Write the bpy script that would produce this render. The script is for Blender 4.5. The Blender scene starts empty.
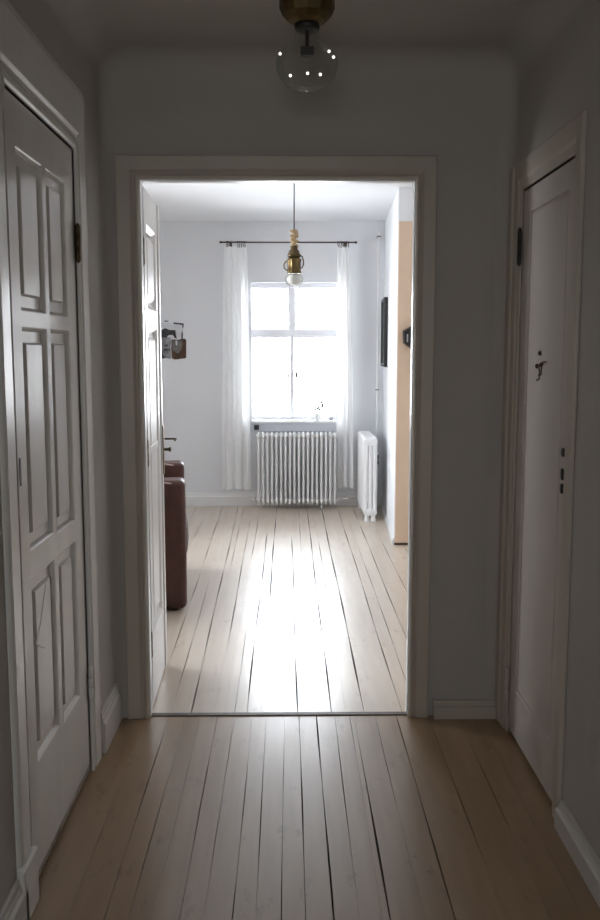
import bpy, bmesh, math, random
from mathutils import Vector, Matrix
random.seed(7)
sc = bpy.context.scene
COL = sc.collection
PI = math.pi

# ------------------------------------------------------------------ materials
def mat(name, col, rough=.5, metal=0, bump=0, bscale=40, mottle=0, mscale=6, coat=0, spec=.5, stretch=None, dirt=None):
    m = bpy.data.materials.new(name); m.use_nodes = True
    nt = m.node_tree; b = nt.nodes['Principled BSDF']
    b.inputs['Base Color'].default_value = (*col, 1)
    b.inputs['Roughness'].default_value = rough
    b.inputs['Metallic'].default_value = metal
    b.inputs['Specular IOR Level'].default_value = spec
    b.inputs['Coat Weight'].default_value = coat
    b.inputs['Coat Roughness'].default_value = .2
    tc = nt.nodes.new('ShaderNodeTexCoord'); mp = nt.nodes.new('ShaderNodeMapping')
    nt.links.new(tc.outputs['Object'], mp.inputs['Vector'])
    if stretch: mp.inputs['Scale'].default_value = stretch
    if bump:
        n = nt.nodes.new('ShaderNodeTexNoise'); n.inputs['Scale'].default_value = bscale; n.inputs['Detail'].default_value = 3
        nt.links.new(mp.outputs[0], n.inputs['Vector'])
        bp = nt.nodes.new('ShaderNodeBump'); bp.inputs['Strength'].default_value = bump; bp.inputs['Distance'].default_value = .01
        nt.links.new(n.outputs['Fac'], bp.inputs['Height']); nt.links.new(bp.outputs[0], b.inputs['Normal'])
    if mottle:
        n = nt.nodes.new('ShaderNodeTexNoise'); n.inputs['Scale'].default_value = mscale; n.inputs['Detail'].default_value = 5
        nt.links.new(mp.outputs[0], n.inputs['Vector'])
        r = nt.nodes.new('ShaderNodeValToRGB')
        r.color_ramp.elements[0].position = .3; r.color_ramp.elements[1].position = .7
        d = dirt or tuple(c * (1 - mottle) for c in col)
        r.color_ramp.elements[0].color = (*d, 1); r.color_ramp.elements[1].color = (*col, 1)
        nt.links.new(n.outputs['Fac'], r.inputs[0]); nt.links.new(r.outputs[0], b.inputs['Base Color'])
    return m

def floor_mat(name, c0, c1, rough, worn):
    """painted boards: long grain, board-to-board variation is in the mesh attribute 'tone'"""
    m = bpy.data.materials.new(name); m.use_nodes = True
    nt = m.node_tree; N = nt.nodes; L = nt.links; b = N['Principled BSDF']
    tc = N.new('ShaderNodeTexCoord'); mp = N.new('ShaderNodeMapping'); mp.inputs['Scale'].default_value = (9, .7, 1)
    L.new(tc.outputs['Object'], mp.inputs[0])
    n = N.new('ShaderNodeTexNoise'); n.inputs['Scale'].default_value = 3; n.inputs['Detail'].default_value = 6
    L.new(mp.outputs[0], n.inputs[0])
    at = N.new('ShaderNodeAttribute'); at.attribute_name = 'tone'
    add = N.new('ShaderNodeMath'); add.operation = 'ADD'; L.new(n.outputs['Fac'], add.inputs[0]); L.new(at.outputs['Fac'], add.inputs[1])
    r = N.new('ShaderNodeValToRGB'); r.color_ramp.elements[0].position = .1; r.color_ramp.elements[1].position = .9
    r.color_ramp.elements[0].color = (*c0, 1); r.color_ramp.elements[1].color = (*c1, 1)
    L.new(add.outputs[0], r.inputs[0])
    # worn spots and scuffs of their own shape
    n2 = N.new('ShaderNodeTexNoise'); n2.inputs['Scale'].default_value = 9; n2.inputs['Detail'].default_value = 8; n2.inputs['Roughness'].default_value = .7
    mp2 = N.new('ShaderNodeMapping'); mp2.inputs['Scale'].default_value = (1.6, .7, 1); L.new(tc.outputs['Object'], mp2.inputs[0]); L.new(mp2.outputs[0], n2.inputs[0])
    r2 = N.new('ShaderNodeValToRGB'); r2.color_ramp.elements[0].position = .58; r2.color_ramp.elements[1].position = .66
    L.new(n2.outputs['Fac'], r2.inputs[0])
    mx = N.new('ShaderNodeMix'); mx.data_type = 'RGBA'; mx.inputs['B'].default_value = (*worn, 1)
    mul = N.new('ShaderNodeMath'); mul.operation = 'MULTIPLY'; mul.inputs[1].default_value = .5; L.new(r2.outputs[0], mul.inputs[0])
    L.new(mul.outputs[0], mx.inputs['Factor']); L.new(r.outputs[0], mx.inputs['A']); L.new(mx.outputs['Result'], b.inputs['Base Color'])
    n3 = N.new('ShaderNodeTexNoise'); n3.inputs['Scale'].default_value = 2.5; n3.inputs['Detail'].default_value = 4
    mp3 = N.new('ShaderNodeMapping'); mp3.inputs['Scale'].default_value = (6, 1, 1); L.new(tc.outputs['Object'], mp3.inputs[0]); L.new(mp3.outputs[0], n3.inputs[0])
    mr = N.new('ShaderNodeMapRange'); mr.inputs['To Min'].default_value = rough - .06; mr.inputs['To Max'].default_value = rough + .1
    L.new(n3.outputs['Fac'], mr.inputs[0]); L.new(mr.outputs[0], b.inputs['Roughness'])
    b.inputs['Coat Weight'].default_value = .38; b.inputs['Coat Roughness'].default_value = .2
    bp = N.new('ShaderNodeBump'); bp.inputs['Strength'].default_value = .07; bp.inputs['Distance'].default_value = .01
    L.new(n3.outputs['Fac'], bp.inputs['Height']); L.new(bp.outputs[0], b.inputs['Normal'])
    return m

def glass_mat(name, tint=(1, 1, 1), amount=.0, ior=1.45, refl=1.0, milk=0):
    m = bpy.data.materials.new(name); m.use_nodes = True; nt = m.node_tree; N = nt.nodes; L = nt.links
    N.remove(N['Principled BSDF']); out = N['Material Output']
    t = N.new('ShaderNodeBsdfTransparent'); t.inputs[0].default_value = (*tint, 1)
    g = N.new('ShaderNodeBsdfGlossy'); g.inputs['Roughness'].default_value = .03
    fr = N.new('ShaderNodeFresnel'); fr.inputs[0].default_value = ior
    ad = N.new('ShaderNodeMath'); ad.operation = 'ADD'; ad.inputs[1].default_value = amount; ml = N.new('ShaderNodeMath'); ml.operation = 'MULTIPLY'; ml.inputs[1].default_value = refl; L.new(fr.outputs[0], ml.inputs[0]); L.new(ml.outputs[0], ad.inputs[0])
    mx = N.new('ShaderNodeMixShader'); L.new(ad.outputs[0], mx.inputs[0]); L.new(t.outputs[0], mx.inputs[1]); L.new(g.outputs[0], mx.inputs[2])
    if milk:
        df = N.new('ShaderNodeBsdfDiffuse'); df.inputs[0].default_value = (.8, .8, .76, 1); m2 = N.new('ShaderNodeMixShader'); m2.inputs[0].default_value = milk
        L.new(mx.outputs[0], m2.inputs[1]); L.new(df.outputs[0], m2.inputs[2]); L.new(m2.outputs[0], out.inputs[0]); return m
    L.new(mx.outputs[0], out.inputs[0])
    return m

def sheer_mat():
    m = bpy.data.materials.new('sheer_white'); m.use_nodes = True; nt = m.node_tree; N = nt.nodes; L = nt.links
    N.remove(N['Principled BSDF']); out = N['Material Output']
    d = N.new('ShaderNodeBsdfDiffuse'); d.inputs[0].default_value = (.95, .95, .945, 1)
    tl = N.new('ShaderNodeBsdfTranslucent'); tl.inputs[0].default_value = (.95, .95, .945, 1)
    tr = N.new('ShaderNodeBsdfTransparent')
    a = N.new('ShaderNodeMixShader'); a.inputs[0].default_value = .5; L.new(d.outputs[0], a.inputs[1]); L.new(tl.outputs[0], a.inputs[2])
    b = N.new('ShaderNodeMixShader'); b.inputs[0].default_value = .04; L.new(a.outputs[0], b.inputs[1]); L.new(tr.outputs[0], b.inputs[2])
    L.new(b.outputs[0], out.inputs[0]); return m

def emit_mat(name, col, s):
    m = bpy.data.materials.new(name); m.use_nodes = True; b = m.node_tree.nodes['Principled BSDF']
    b.inputs['Emission Color'].default_value = (*col, 1); b.inputs['Emission Strength'].default_value = s
    return m

M = dict(
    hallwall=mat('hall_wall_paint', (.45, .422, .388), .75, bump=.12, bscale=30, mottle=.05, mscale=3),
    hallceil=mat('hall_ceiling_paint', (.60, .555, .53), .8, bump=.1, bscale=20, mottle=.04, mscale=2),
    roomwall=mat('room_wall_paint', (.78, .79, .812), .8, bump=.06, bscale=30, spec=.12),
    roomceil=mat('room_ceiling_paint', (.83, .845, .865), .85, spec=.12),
    tan=mat('tan_wall_paint', (.72, .54, .40), .6, bump=.08, bscale=25, mottle=.08, mscale=3),
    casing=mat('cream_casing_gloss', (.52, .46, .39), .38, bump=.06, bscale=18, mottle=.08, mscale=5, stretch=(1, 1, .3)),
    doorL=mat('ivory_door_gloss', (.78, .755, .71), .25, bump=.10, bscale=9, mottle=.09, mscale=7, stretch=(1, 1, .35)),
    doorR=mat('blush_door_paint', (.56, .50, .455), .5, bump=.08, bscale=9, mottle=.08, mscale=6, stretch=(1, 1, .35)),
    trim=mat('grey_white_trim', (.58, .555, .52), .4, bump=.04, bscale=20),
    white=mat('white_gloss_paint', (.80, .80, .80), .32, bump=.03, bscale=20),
    leafw=mat('white_door_gloss', (.82, .80, .78), .38, bump=.05, bscale=12, stretch=(1, 1, .3)),
    radw=mat('radiator_enamel', (.78, .77, .77), .38),
    winw=mat('window_frame_paint', (.86, .86, .90), .4),
    apron=mat('grey_apron_paint', (.60, .62, .68), .5),
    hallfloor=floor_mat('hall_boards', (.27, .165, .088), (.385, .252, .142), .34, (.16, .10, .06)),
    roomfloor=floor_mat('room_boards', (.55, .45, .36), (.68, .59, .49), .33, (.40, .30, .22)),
    dark=mat('dark_gap', (.012, .009, .007), .9),
    thresh=mat('worn_threshold', (.12, .09, .07), .5, mottle=.4, mscale=25),
    brass=mat('aged_brass', (.25, .18, .085), .38, 1, bump=.1, bscale=30, mottle=.5, mscale=14),
    brassd=mat('dark_bronze', (.13, .095, .05), .4, 1, mottle=.4, mscale=14),
    black=mat('black_metal', (.015, .014, .014), .4),
    rod=mat('dark_rod', (.07, .045, .035), .4, .6),
    cord=mat('grey_cord', (.02, .018, .018), 1, spec=.1),
    rope=mat('beige_rope', (.62, .46, .25), .85, bump=.8, bscale=90, mottle=.3, mscale=60),
    leather=mat('brown_leather', (.09, .031, .021), .5, bump=.35, bscale=26, mottle=.45, mscale=9),
    piping=mat('worn_piping', (.55, .42, .38), .5),
    glass=glass_mat('window_glass'),
    bulb=glass_mat('clear_bulb_glass', (.88, .885, .87), .0, 1.3, .5, .04),
    bulb2=glass_mat('pendant_bulb_glass', (.95, .95, .94), .02, 1.2, .35),
    frost=mat('frosted_core', (.85, .85, .82), .5),
    sheer=sheer_mat(),
    led=emit_mat('led_point', (1, .96, .9), 1.3),  # emission stands in for reflected glints on the hall bulb
    mirror=mat('framed_glass', (.42, .43, .46), .08, .0, spec=1),
    pot=mat('pale_pot', (.78, .78, .76), .6),
    leaf=mat('grey_green_leaf', (.05, .07, .045), .6),
    stem=mat('stem', (.3, .3, .24), .6),
    stone=mat('grey_jar', (.35, .35, .37), .4),
    screen=mat('dark_screen', (.03, .03, .04), .2),
    paperw=mat('grey_print', (.36, .37, .38), .7, mottle=.75, mscale=16),
    paperk=mat('dark_print', (.05, .055, .055), .7, mottle=.5, mscale=20),
    papert=mat('brown_print', (.11, .055, .03), .6, mottle=.6, mscale=24),
    paperg=mat('grey_glass_print', (.20, .20, .18), .5, mottle=.5, mscale=30),
    paperp=mat('pale_print', (.70, .71, .73), .7, mottle=.15, mscale=16),
    rust=mat('rust', (.06, .028, .015), .8),
    flake=mat('flaked_paint', (.42, .37, .31), .7, mottle=.4, mscale=20),
)

# ------------------------------------------------------------------ mesh helpers
def obj(name, bm, m, parent=None, smooth=False, bevel=0, seg=2, loc=None):
    bmesh.ops.recalc_face_normals(bm, faces=bm.faces)
    me = bpy.data.meshes.new(name); bm.to_mesh(me); bm.free()
    if isinstance(m, (list, tuple)):
        for k in m: me.materials.append(k)
    else: me.materials.append(m)
    o = bpy.data.objects.new(name, me); COL.objects.link(o)
    if parent: o.parent = parent
    if smooth:
        for p in me.polygons: p.use_smooth = True
    if bevel:
        b = o.modifiers.new('b', 'BEVEL'); b.width = bevel; b.segments = seg; b.limit_method = 'ANGLE'; b.angle_limit = math.radians(35)
    if loc: o.location = loc
    return o

def box(bm, x0, x1, y0, y1, z0, z1):
    v = [bm.verts.new((x, y, z)) for x in (x0, x1) for y in (y0, y1) for z in (z0, z1)]
    for f in ((0, 1, 3, 2), (4, 6, 7, 5), (0, 4, 5, 1), (2, 3, 7, 6), (0, 2, 6, 4), (1, 5, 7, 3)):
        bm.faces.new([v[i] for i in f])
    return v
def bx(*a):
    bm = bmesh.new(); box(bm, *a); return bm

def lathe(bm, prof, c=(0, 0, 0), n=32, axis='Z', flute=0, nf=0):
    rings = []
    for r, h in prof:
        ring = []
        for k in range(n):
            a = 2 * PI * k / n; rr = r * (1 + (flute * math.cos(a * nf) if flute else 0))
            p = (rr * math.cos(a), rr * math.sin(a), h)
            if axis == 'X': p = (h, p[0], p[1])
            if axis == 'Y': p = (p[0], h, p[1])
            ring.append(bm.verts.new(Vector(p) + Vector(c)))
        rings.append(ring)
    for a, b in zip(rings, rings[1:]):
        for k in range(n): bm.faces.new((a[k], a[(k + 1) % n], b[(k + 1) % n], b[k]))
    if prof[0][0] > 1e-4: bm.faces.new(rings[0])
    if prof[-1][0] > 1e-4: bm.faces.new(rings[-1])
    bmesh.ops.remove_doubles(bm, verts=bm.verts, dist=1e-6)

def tube(bm, pts, r, n=10, closed=False):
    pts = [Vector(p) for p in pts]; rings = []
    up = None
    for i, p in enumerate(pts):
        if closed: t = pts[(i + 1) % len(pts)] - pts[i - 1]
        else: t = pts[min(i + 1, len(pts) - 1)] - pts[max(i - 1, 0)]
        t.normalize()
        if up is None: up = t.orthogonal().normalized()
        up = (up - t * up.dot(t)).normalized(); s = t.cross(up)
        rr = r(i / (len(pts) - 1)) if callable(r) else r
        rings.append([bm.verts.new(p + (up * math.cos(2 * PI * k / n) + s * math.sin(2 * PI * k / n)) * rr) for k in range(n)])
    seq = list(zip(rings, rings[1:])) + ([(rings[-1], rings[0])] if closed else [])
    for a, b in seq:
        for k in range(n): bm.faces.new((a[k], a[(k + 1) % n], b[(k + 1) % n], b[k]))
    if not closed: bm.faces.new(rings[0]); bm.faces.new(rings[-1])

def sweep(bm, path, prof, closed_prof=True):
    """path: list of (origin point, offset direction vector per unit profile x, normal direction per unit profile y)"""
    rings = [[bm.verts.new(Vector(o) + Vector(u) * a + Vector(n) * b) for a, b in prof] for o, u, n in path]
    k = len(prof)
    for a, b in zip(rings, rings[1:]):
        for i in range(k if closed_prof else k - 1):
            bm.faces.new((a[i], a[(i + 1) % k], b[(i + 1) % k], b[i]))
    bm.faces.new(rings[0]); bm.faces.new(rings[-1])

def struct(o): o['kind'] = 'structure'; return o
def root(name, loc=(0, 0, 0)):
    o = bpy.data.objects.new(name, None); o.empty_display_size = .1; COL.objects.link(o); o.location = loc; return o
def tag(o, label, cat, group=None):
    o['label'] = label; o['category'] = cat
    if group: o['group'] = group
    return o

# ------------------------------------------------------------------ dimensions
HL, HR = -.66, .81            # hall side walls
YP, YQ = 3.32, 3.362           # partition front / room face
HC = 2.435                     # hall ceiling height
OL, OR, OT = -.532, .460, 2.005
RB, RC = 8.05, 2.515          # room back wall, ceiling
RL, RR = -2.7, 1.7
HB = -1.6                     # hall rear wall
WX0, WX1, WZ0, WZ1 = -.325, .43, .775, 1.99   # window opening

# ------------------------------------------------------------------ floors (boards with real gaps between them)
def boards(name, x0, x1, y0, y1, gaps, m, extra, GS=.8):
    bm = bmesh.new()
    lay = bm.faces.layers.float.new('tone')
    n = int((y1 - y0) / .06)
    ys = [y0 + (y1 - y0) * i / n for i in range(n + 1)]
    g = sorted(gaps + extra)
    def w(gp, y):
        _, wm, a, b, wob = gp
        e = .0001
        if a - .25 < y < b + .25:
            s = min(1, max(0, (y - a + .25) / .3)) * min(1, max(0, (b + .25 - y) / .3))
            e = max(e, wm * GS * s * (.62 + .38 * math.sin(y * 7 + gp[0] * 40)))
        return e
    def cx(gp, y): return gp[0] + gp[4] * (y - (y0 + y1) / 2) / (y1 - y0) + .0018 * math.sin(y * 2.3 + gp[0] * 31)
    edges = [None] + g + [None]
    for i in range(len(edges) - 1):
        a, b = edges[i], edges[i + 1]
        tone = random.uniform(-.12, .12)
        L = [(cx(a, y) + w(a, y) / 2) if a else x0 for y in ys]
        R = [(cx(b, y) - w(b, y) / 2) if b else x1 for y in ys]
        rows = []
        for y, l, r in zip(ys, L, R):
            c = .0004
            rows.append([bm.verts.new(p) for p in ((l, y, -.02), (l, y, -c), (l + c, y, 0), (r - c, y, 0), (r, y, -c), (r, y, -.02))])
        for p, q in zip(rows, rows[1:]):
            for k in range(5):
                f = bm.faces.new((p[k], p[k + 1], q[k + 1], q[k])); f[lay] = tone
        for e in (rows[0], rows[-1]):
            f = bm.faces.new(e); f[lay] = tone
    s = len(bm.faces)
    box(bm, x0, x1, y0, y1, -.10, -.021)
    bm.faces.ensure_lookup_table()
    for f in bm.faces[s:]: f.material_index = 1
    o = obj(name, bm, [m, M['dark']]); return struct(o)

# (x, max gap, y from, y to, drift)
hall_gaps = [(-.458, .0038, 1.2, 3.25, 0), (-.397, .003, 2.2, 3.1, 0), (-.341, .0022, 2.5, 2.85, 0), (-.272, .0036, 1.3, 3.3, 0),
    (-.210, .0028, 2.45, 3.1, 0), (-.141, .0042, 1.2, 2.72, 0), (-.084, .0038, 2.45, 2.95, 0), (-.017, .0026, 1.9, 2.85, 0),
    (.044, .0052, 1.0, 3.3, -.01), (.111, .0066, 1.0, 3.27, -.004), (.177, .0030, 2.4, 3.22, 0), (.252, .0078, 1.0, 2.85, -.004),
    (.233, .0016, 3.05, 3.3, 0), (.415, .0050, 1.0, 3.2, -.004), (.540, .0045, 2.5, 3.15, 0), (.649, .0026, 2.5, 2.9, 0)]
hall_extra = [(-.55, .0015, 1.5, 3, 0), (.335, .0018, 2.8, 3.3, 0), (.73, .0012, 1, 3, 0)]
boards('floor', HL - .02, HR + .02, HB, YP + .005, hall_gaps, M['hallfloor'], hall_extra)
room_gaps = [(-.56, .0048, 3.9, 7.9, -.065), (-.49, .0036, 3.45, 5.3, -.07), (-.415, .0062, 3.4, 7.9, -.07), (-.376, .0045, 6.0, 7.9, -.045),
    (-.303, .0052, 4.25, 7.2, -.035), (-.25, .0050, 6.2, 7.9, 0), (-.163, .0072, 3.4, 6.75, 0), (-.106, .0085, 4.75, 7.9, 0),
    (-.212, .0030, 3.4, 4.3, 0), (-.71, .0042, 6.0, 7.3, 0), (.028, .0068, 3.4, 6.5, -.012), (.166, .0072, 3.4, 7.9, 0),
    (.222, .0035, 4.7, 6.3, 0), (.296, .0090, 3.5, 7.9, 0), (.442, .0062, 3.4, 7.9, 0), (.577, .0062, 4.05, 7.9, 0),
    (.502, .0040, 3.65, 6.0, 0), (.690, .0045, 5.0, 6.4, 0), (.091, .0042, 6.4, 7.8, 0)]
room_extra = [(x, .004, 3.5, 8, 0) for x in [-2.5 + .14 * i for i in range(13)]] + [(.83, .005, 3.5, 6.2, 0), (.97, .005, 3.5, 6.4, 0), (1.11, .005, 3.5, 6.4, 0), (1.25, .005, 3.5, 6.4, 0), (1.39, .005, 3.5, 6.4, 0), (1.53, .005, 3.5, 6.4, 0)]
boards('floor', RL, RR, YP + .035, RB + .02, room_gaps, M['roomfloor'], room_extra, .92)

# threshold
bm = bmesh.new(); box(bm, OL - .03, OR + .03, YP + .004, YP + .034, -.05, .004)
struct(obj('trim_1', bm, M['thresh'], bevel=.003))

# ------------------------------------------------------------------ walls
def wall(name, m, *boxes):
    bm = bmesh.new()
    for b in boxes: box(bm, *b)
    return struct(obj(name, bm, m))

LD0, LD1, LDT = 2.170, 2.875, 2.015     # left cupboard door opening
RD0, RD1, RDT = 2.595, 3.170, 1.945     # right cupboard door opening
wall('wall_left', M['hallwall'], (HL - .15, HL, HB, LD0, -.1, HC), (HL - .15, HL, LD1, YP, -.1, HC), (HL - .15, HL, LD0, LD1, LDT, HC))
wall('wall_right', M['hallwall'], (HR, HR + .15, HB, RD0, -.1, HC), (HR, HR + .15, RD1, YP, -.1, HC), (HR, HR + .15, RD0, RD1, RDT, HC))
for nm, a in (('wall_left_closet_back', (HL - .17, HL - .151, LD0 - .1, LD1 + .1, -.1, LDT + .1)), ('wall_right_closet_back', (HR + .151, HR + .17, RD0 - .1, RD1 + .1, -.1, RDT + .1))):
    wall(nm, M['dark'], a)  # black slabs: shade in the door gaps put into colour, sky leaks blocked
wall('floor', M['dark'], (HL - .17, HL - .02, LD0 - .1, LD1 + .1, -.1, -.004))
wall('floor', M['dark'], (HR + .02, HR + .17, RD0 - .1, RD1 + .1, -.1, -.004))  # black base strips under both cupboards, sealing out sky light from below
# partition: hall face and room face have their own paint
bm = bmesh.new()
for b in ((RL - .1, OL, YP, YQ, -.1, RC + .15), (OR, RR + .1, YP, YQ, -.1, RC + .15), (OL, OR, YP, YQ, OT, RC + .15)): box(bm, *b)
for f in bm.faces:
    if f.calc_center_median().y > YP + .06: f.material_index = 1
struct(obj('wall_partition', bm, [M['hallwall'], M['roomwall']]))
# rear hall wall with an added, unseen window for the hall's grey light
RWX0, RWX1, RWZ0, RWZ1 = -.50, .12, 1.05, 1.75
wall('wall_rear', M['hallwall'], (HL - .15, RWX0, HB - .15, HB, -.1, HC), (RWX1, HR + .15, HB - .15, HB, -.1, HC), (RWX0, RWX1, HB - .15, HB, -.1, RWZ0), (RWX0, RWX1, HB - .15, HB, RWZ1, HC))
# hall ceiling rounded softly into walls of the same paint
bm = bmesh.new(); R0 = .10; x0, x1, y0, y1 = HL, HR, HB, YP
def corner_loop(ins, z, n=6, rc=.06):
    out = []
    for cx_, cy_, a0 in ((x0, y0, PI), (x1, y0, 1.5 * PI), (x1, y1, 0), (x0, y1, .5 * PI)):
        r_ = rc if ins < rc else rc
        ccx = cx_ + (ins + r_) * (1 if cx_ == x0 else -1); ccy = cy_ + (ins + r_) * (1 if cy_ == y0 else -1)
        for k in range(n + 1):
            a = a0 + .5 * PI * k / n; out.append(bm.verts.new((ccx + r_ * math.cos(a), ccy + r_ * math.sin(a), z)))
    return out
loops = []
for k in range(11):
    a = PI / 2 * k / 10; loops.append(corner_loop(R0 * (1 - math.cos(a)) + .0004, HC - R0 + R0 * math.sin(a) - .0004))
low = corner_loop(.0004, 0.0)
loops = [low] + loops
for a, b in zip(loops, loops[1:]):
    for k in range(len(a)):
        if a is low and abs(a[k].co.x - a[(k + 1) % len(a)].co.x) + abs(a[k].co.y - a[(k + 1) % len(a)].co.y) > .1: continue
        bm.faces.new((a[k], a[(k + 1) % len(a)], b[(k + 1) % len(a)], b[k]))
bm.faces.new(loops[-1])
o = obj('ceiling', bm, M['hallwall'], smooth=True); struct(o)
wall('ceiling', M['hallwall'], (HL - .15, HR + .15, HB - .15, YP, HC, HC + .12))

# room shell
LWY0, LWY1, LWZ0, LWZ1 = 4.4, 6.0, .8, 2.15      # window in the room's left wall (added, out of view)
wall('wall_room_left', M['roomwall'], (RL - .15, RL, YQ, LWY0, -.1, RC + .1), (RL - .15, RL, LWY1, RB + .3, -.1, RC + .1), (RL - .15, RL, LWY0, LWY1, -.1, LWZ0), (RL - .15, RL, LWY0, LWY1, LWZ1, RC + .1))
wall('wall_room_right', M['roomwall'], (RR, RR + .15, YQ, RB + .3, -.1, RC + .1))
wall('wall_back', M['roomwall'], (RL, WX0, RB, RB + .25, -.1, RC + .1), (WX1, RR, RB, RB + .25, -.1, RC + .1), (WX0, WX1, RB, RB + .25, -.1, WZ0 - .09), (WX0, WX1, RB, RB + .25, WZ1, RC + .1))
wall('ceiling', M['roomceil'], (RL - .15, RR + .15, YQ, RB + .3, RC, RC + .12))
# pier of masonry in the room's right corner: white flank, tan front
bm = bmesh.new()
P = [(.766, 6.4), (RR, 6.4), (RR, RB), (.850, RB)]
lo = [bm.verts.new((x, y, -.05)) for x, y in P]; hi = [bm.verts.new((x, y, RC)) for x, y in P]
bm.faces.new(lo); bm.faces.new(hi)
for i in range(4): bm.faces.new((lo[i], lo[(i + 1) % 4], hi[(i + 1) % 4], hi[i]))
struct(obj('wall_pier', bm, M['roomwall'], bevel=.006))
bm = bmesh.new(); box(bm, .770, RR - .01, 6.385, 6.399, .012, 2.285)
struct(obj('wall_pier_front', bm, M['tan'], bevel=.004))
bm = bmesh.new(); box(bm, .768, RR - .01, 6.378, 6.3995, 0, .012)
struct(obj('trim_2', bm, M['rust']))

# ------------------------------------------------------------------ baseboards
def baseboard(name, a, b, inward, h, t, m):
    a, b, n = Vector(a), Vector(b), Vector(inward)
    prof = [(0, 0), (0, h), (t * .45, h), (t * .5, h * .86), (t * .62, h * .83), (t * .66, h * .76), (t, h * .70), (t, 0)]
    bm = bmesh.new(); sweep(bm, [(a, n, (0, 0, 1)), (b, n, (0, 0, 1))], prof)
    return struct(obj(name, bm, m, bevel=.002))
baseboard('baseboard_back', (RL, RB, 0), (.852, RB, 0), (0, -1, 0), .122, .028, M['white'])
baseboard('baseboard_left', (HL, 3.005, 0), (HL, YP, 0), (1, 0, 0), .15, .024, M['trim'])
baseboard('baseboard_left_near', (HL, HB, 0), (HL, 2.07, 0), (1, 0, 0), .13, .022, M['trim'])
baseboard('baseboard_right_near', (HR, HB, 0), (HR, 2.50, 0), (-1, 0, 0), .085, .026, M['trim'])
baseboard('baseboard_partition', (.555, YP, 0), (HR, YP, 0), (0, -1, 0), .066, .038, M['casing'])
# pier flank board
d = Vector((.850 - .766, RB - 6.4, 0)).normalized()
baseboard('baseboard_pier', (.766, 6.4, 0), (.850, RB, 0), (-d.y, d.x, 0), .05, .012, M['white'])

# ------------------------------------------------------------------ door casings
def casing(name, plane, a0, a1, top, side, prof, m, w, bottom=0, headw=None, at=None, rk=1):
    """U-shaped casing round an opening. plane 'Y': opening runs along X on plane y=at ; plane 'X': runs along Y on plane x=at."""
    bm = bmesh.new(); hw = headw or w
    def P(a, z): return (a, at, z) if plane == 'Y' else (at, a, z)
    def D(a, z): return (a, 0, z) if plane == 'Y' else (0, a, z)
    N = (0, side, 0) if plane == 'Y' else (side, 0, 0)
    k = hw / w
    path = [(P(a0, bottom), D(-1, 0), N), (P(a0, top), D(-1, k), N), (P(a1, top), D(rk, k), N), (P(a1, bottom), D(rk, 0), N)]
    sweep(bm, path, prof)
    return struct(obj(name, bm, m, bevel=.0025))
cp = [(0, 0), (0, .012), (.006, .018), (.012, .018), (.016, .010), (.021, .010), (.026, .016), (.032, .0205), (.078, .0225), (.083, .018), (.083, 0)]
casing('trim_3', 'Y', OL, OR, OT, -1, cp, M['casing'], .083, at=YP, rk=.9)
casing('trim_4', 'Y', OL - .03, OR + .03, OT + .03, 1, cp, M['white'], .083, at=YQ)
# reveal lining of the opening
bm = bmesh.new()
box(bm, OL - .002, OL + .004, YP, YQ, 0, OT); box(bm, OR - .004, OR + .002, YP, YQ, 0, OT); box(bm, OL, OR, YP, YQ, OT - .004, OT + .002)
struct(obj('trim_5', bm, M['white']))
lp = [(0, -.03), (0, .004), (.004, .010), (.014, .010), (.018, .004), (.026, .004), (.032, .012), (.10, .014), (.112, .010), (.118, .004), (.118, 0)]
casing('trim_6', 'X', LD0, LD1, LDT, 1, lp, M['doorL'], .118, headw=.20, at=HL)
# plinth block under the near casing
bm = bmesh.new(); box(bm, HL, HL + .022, LD0 - .125, LD0 - .004, 0, .15)
struct(obj('trim_7', bm, M['doorL'], bevel=.008, seg=3))
rp = [(0, -.03), (0, .003), (.004, .006), (.022, .007), (.028, .012), (.075, .014), (.08, .010), (.08, 0)]
bm = bmesh.new()
rp2 = rp
casing('trim_8', 'X', RD0, RD1, RDT, -1, rp, M['casing'], .08, headw=.10, at=HR)
# far leg of the right casing fills the corner with a rounded plinth
bm = bmesh.new(); box(bm, HR - .020, HR, RD1 + .078, YP - .001, 0, 2.045)
struct(obj('trim_9', bm, M['casing'], bevel=.012, seg=4))

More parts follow.
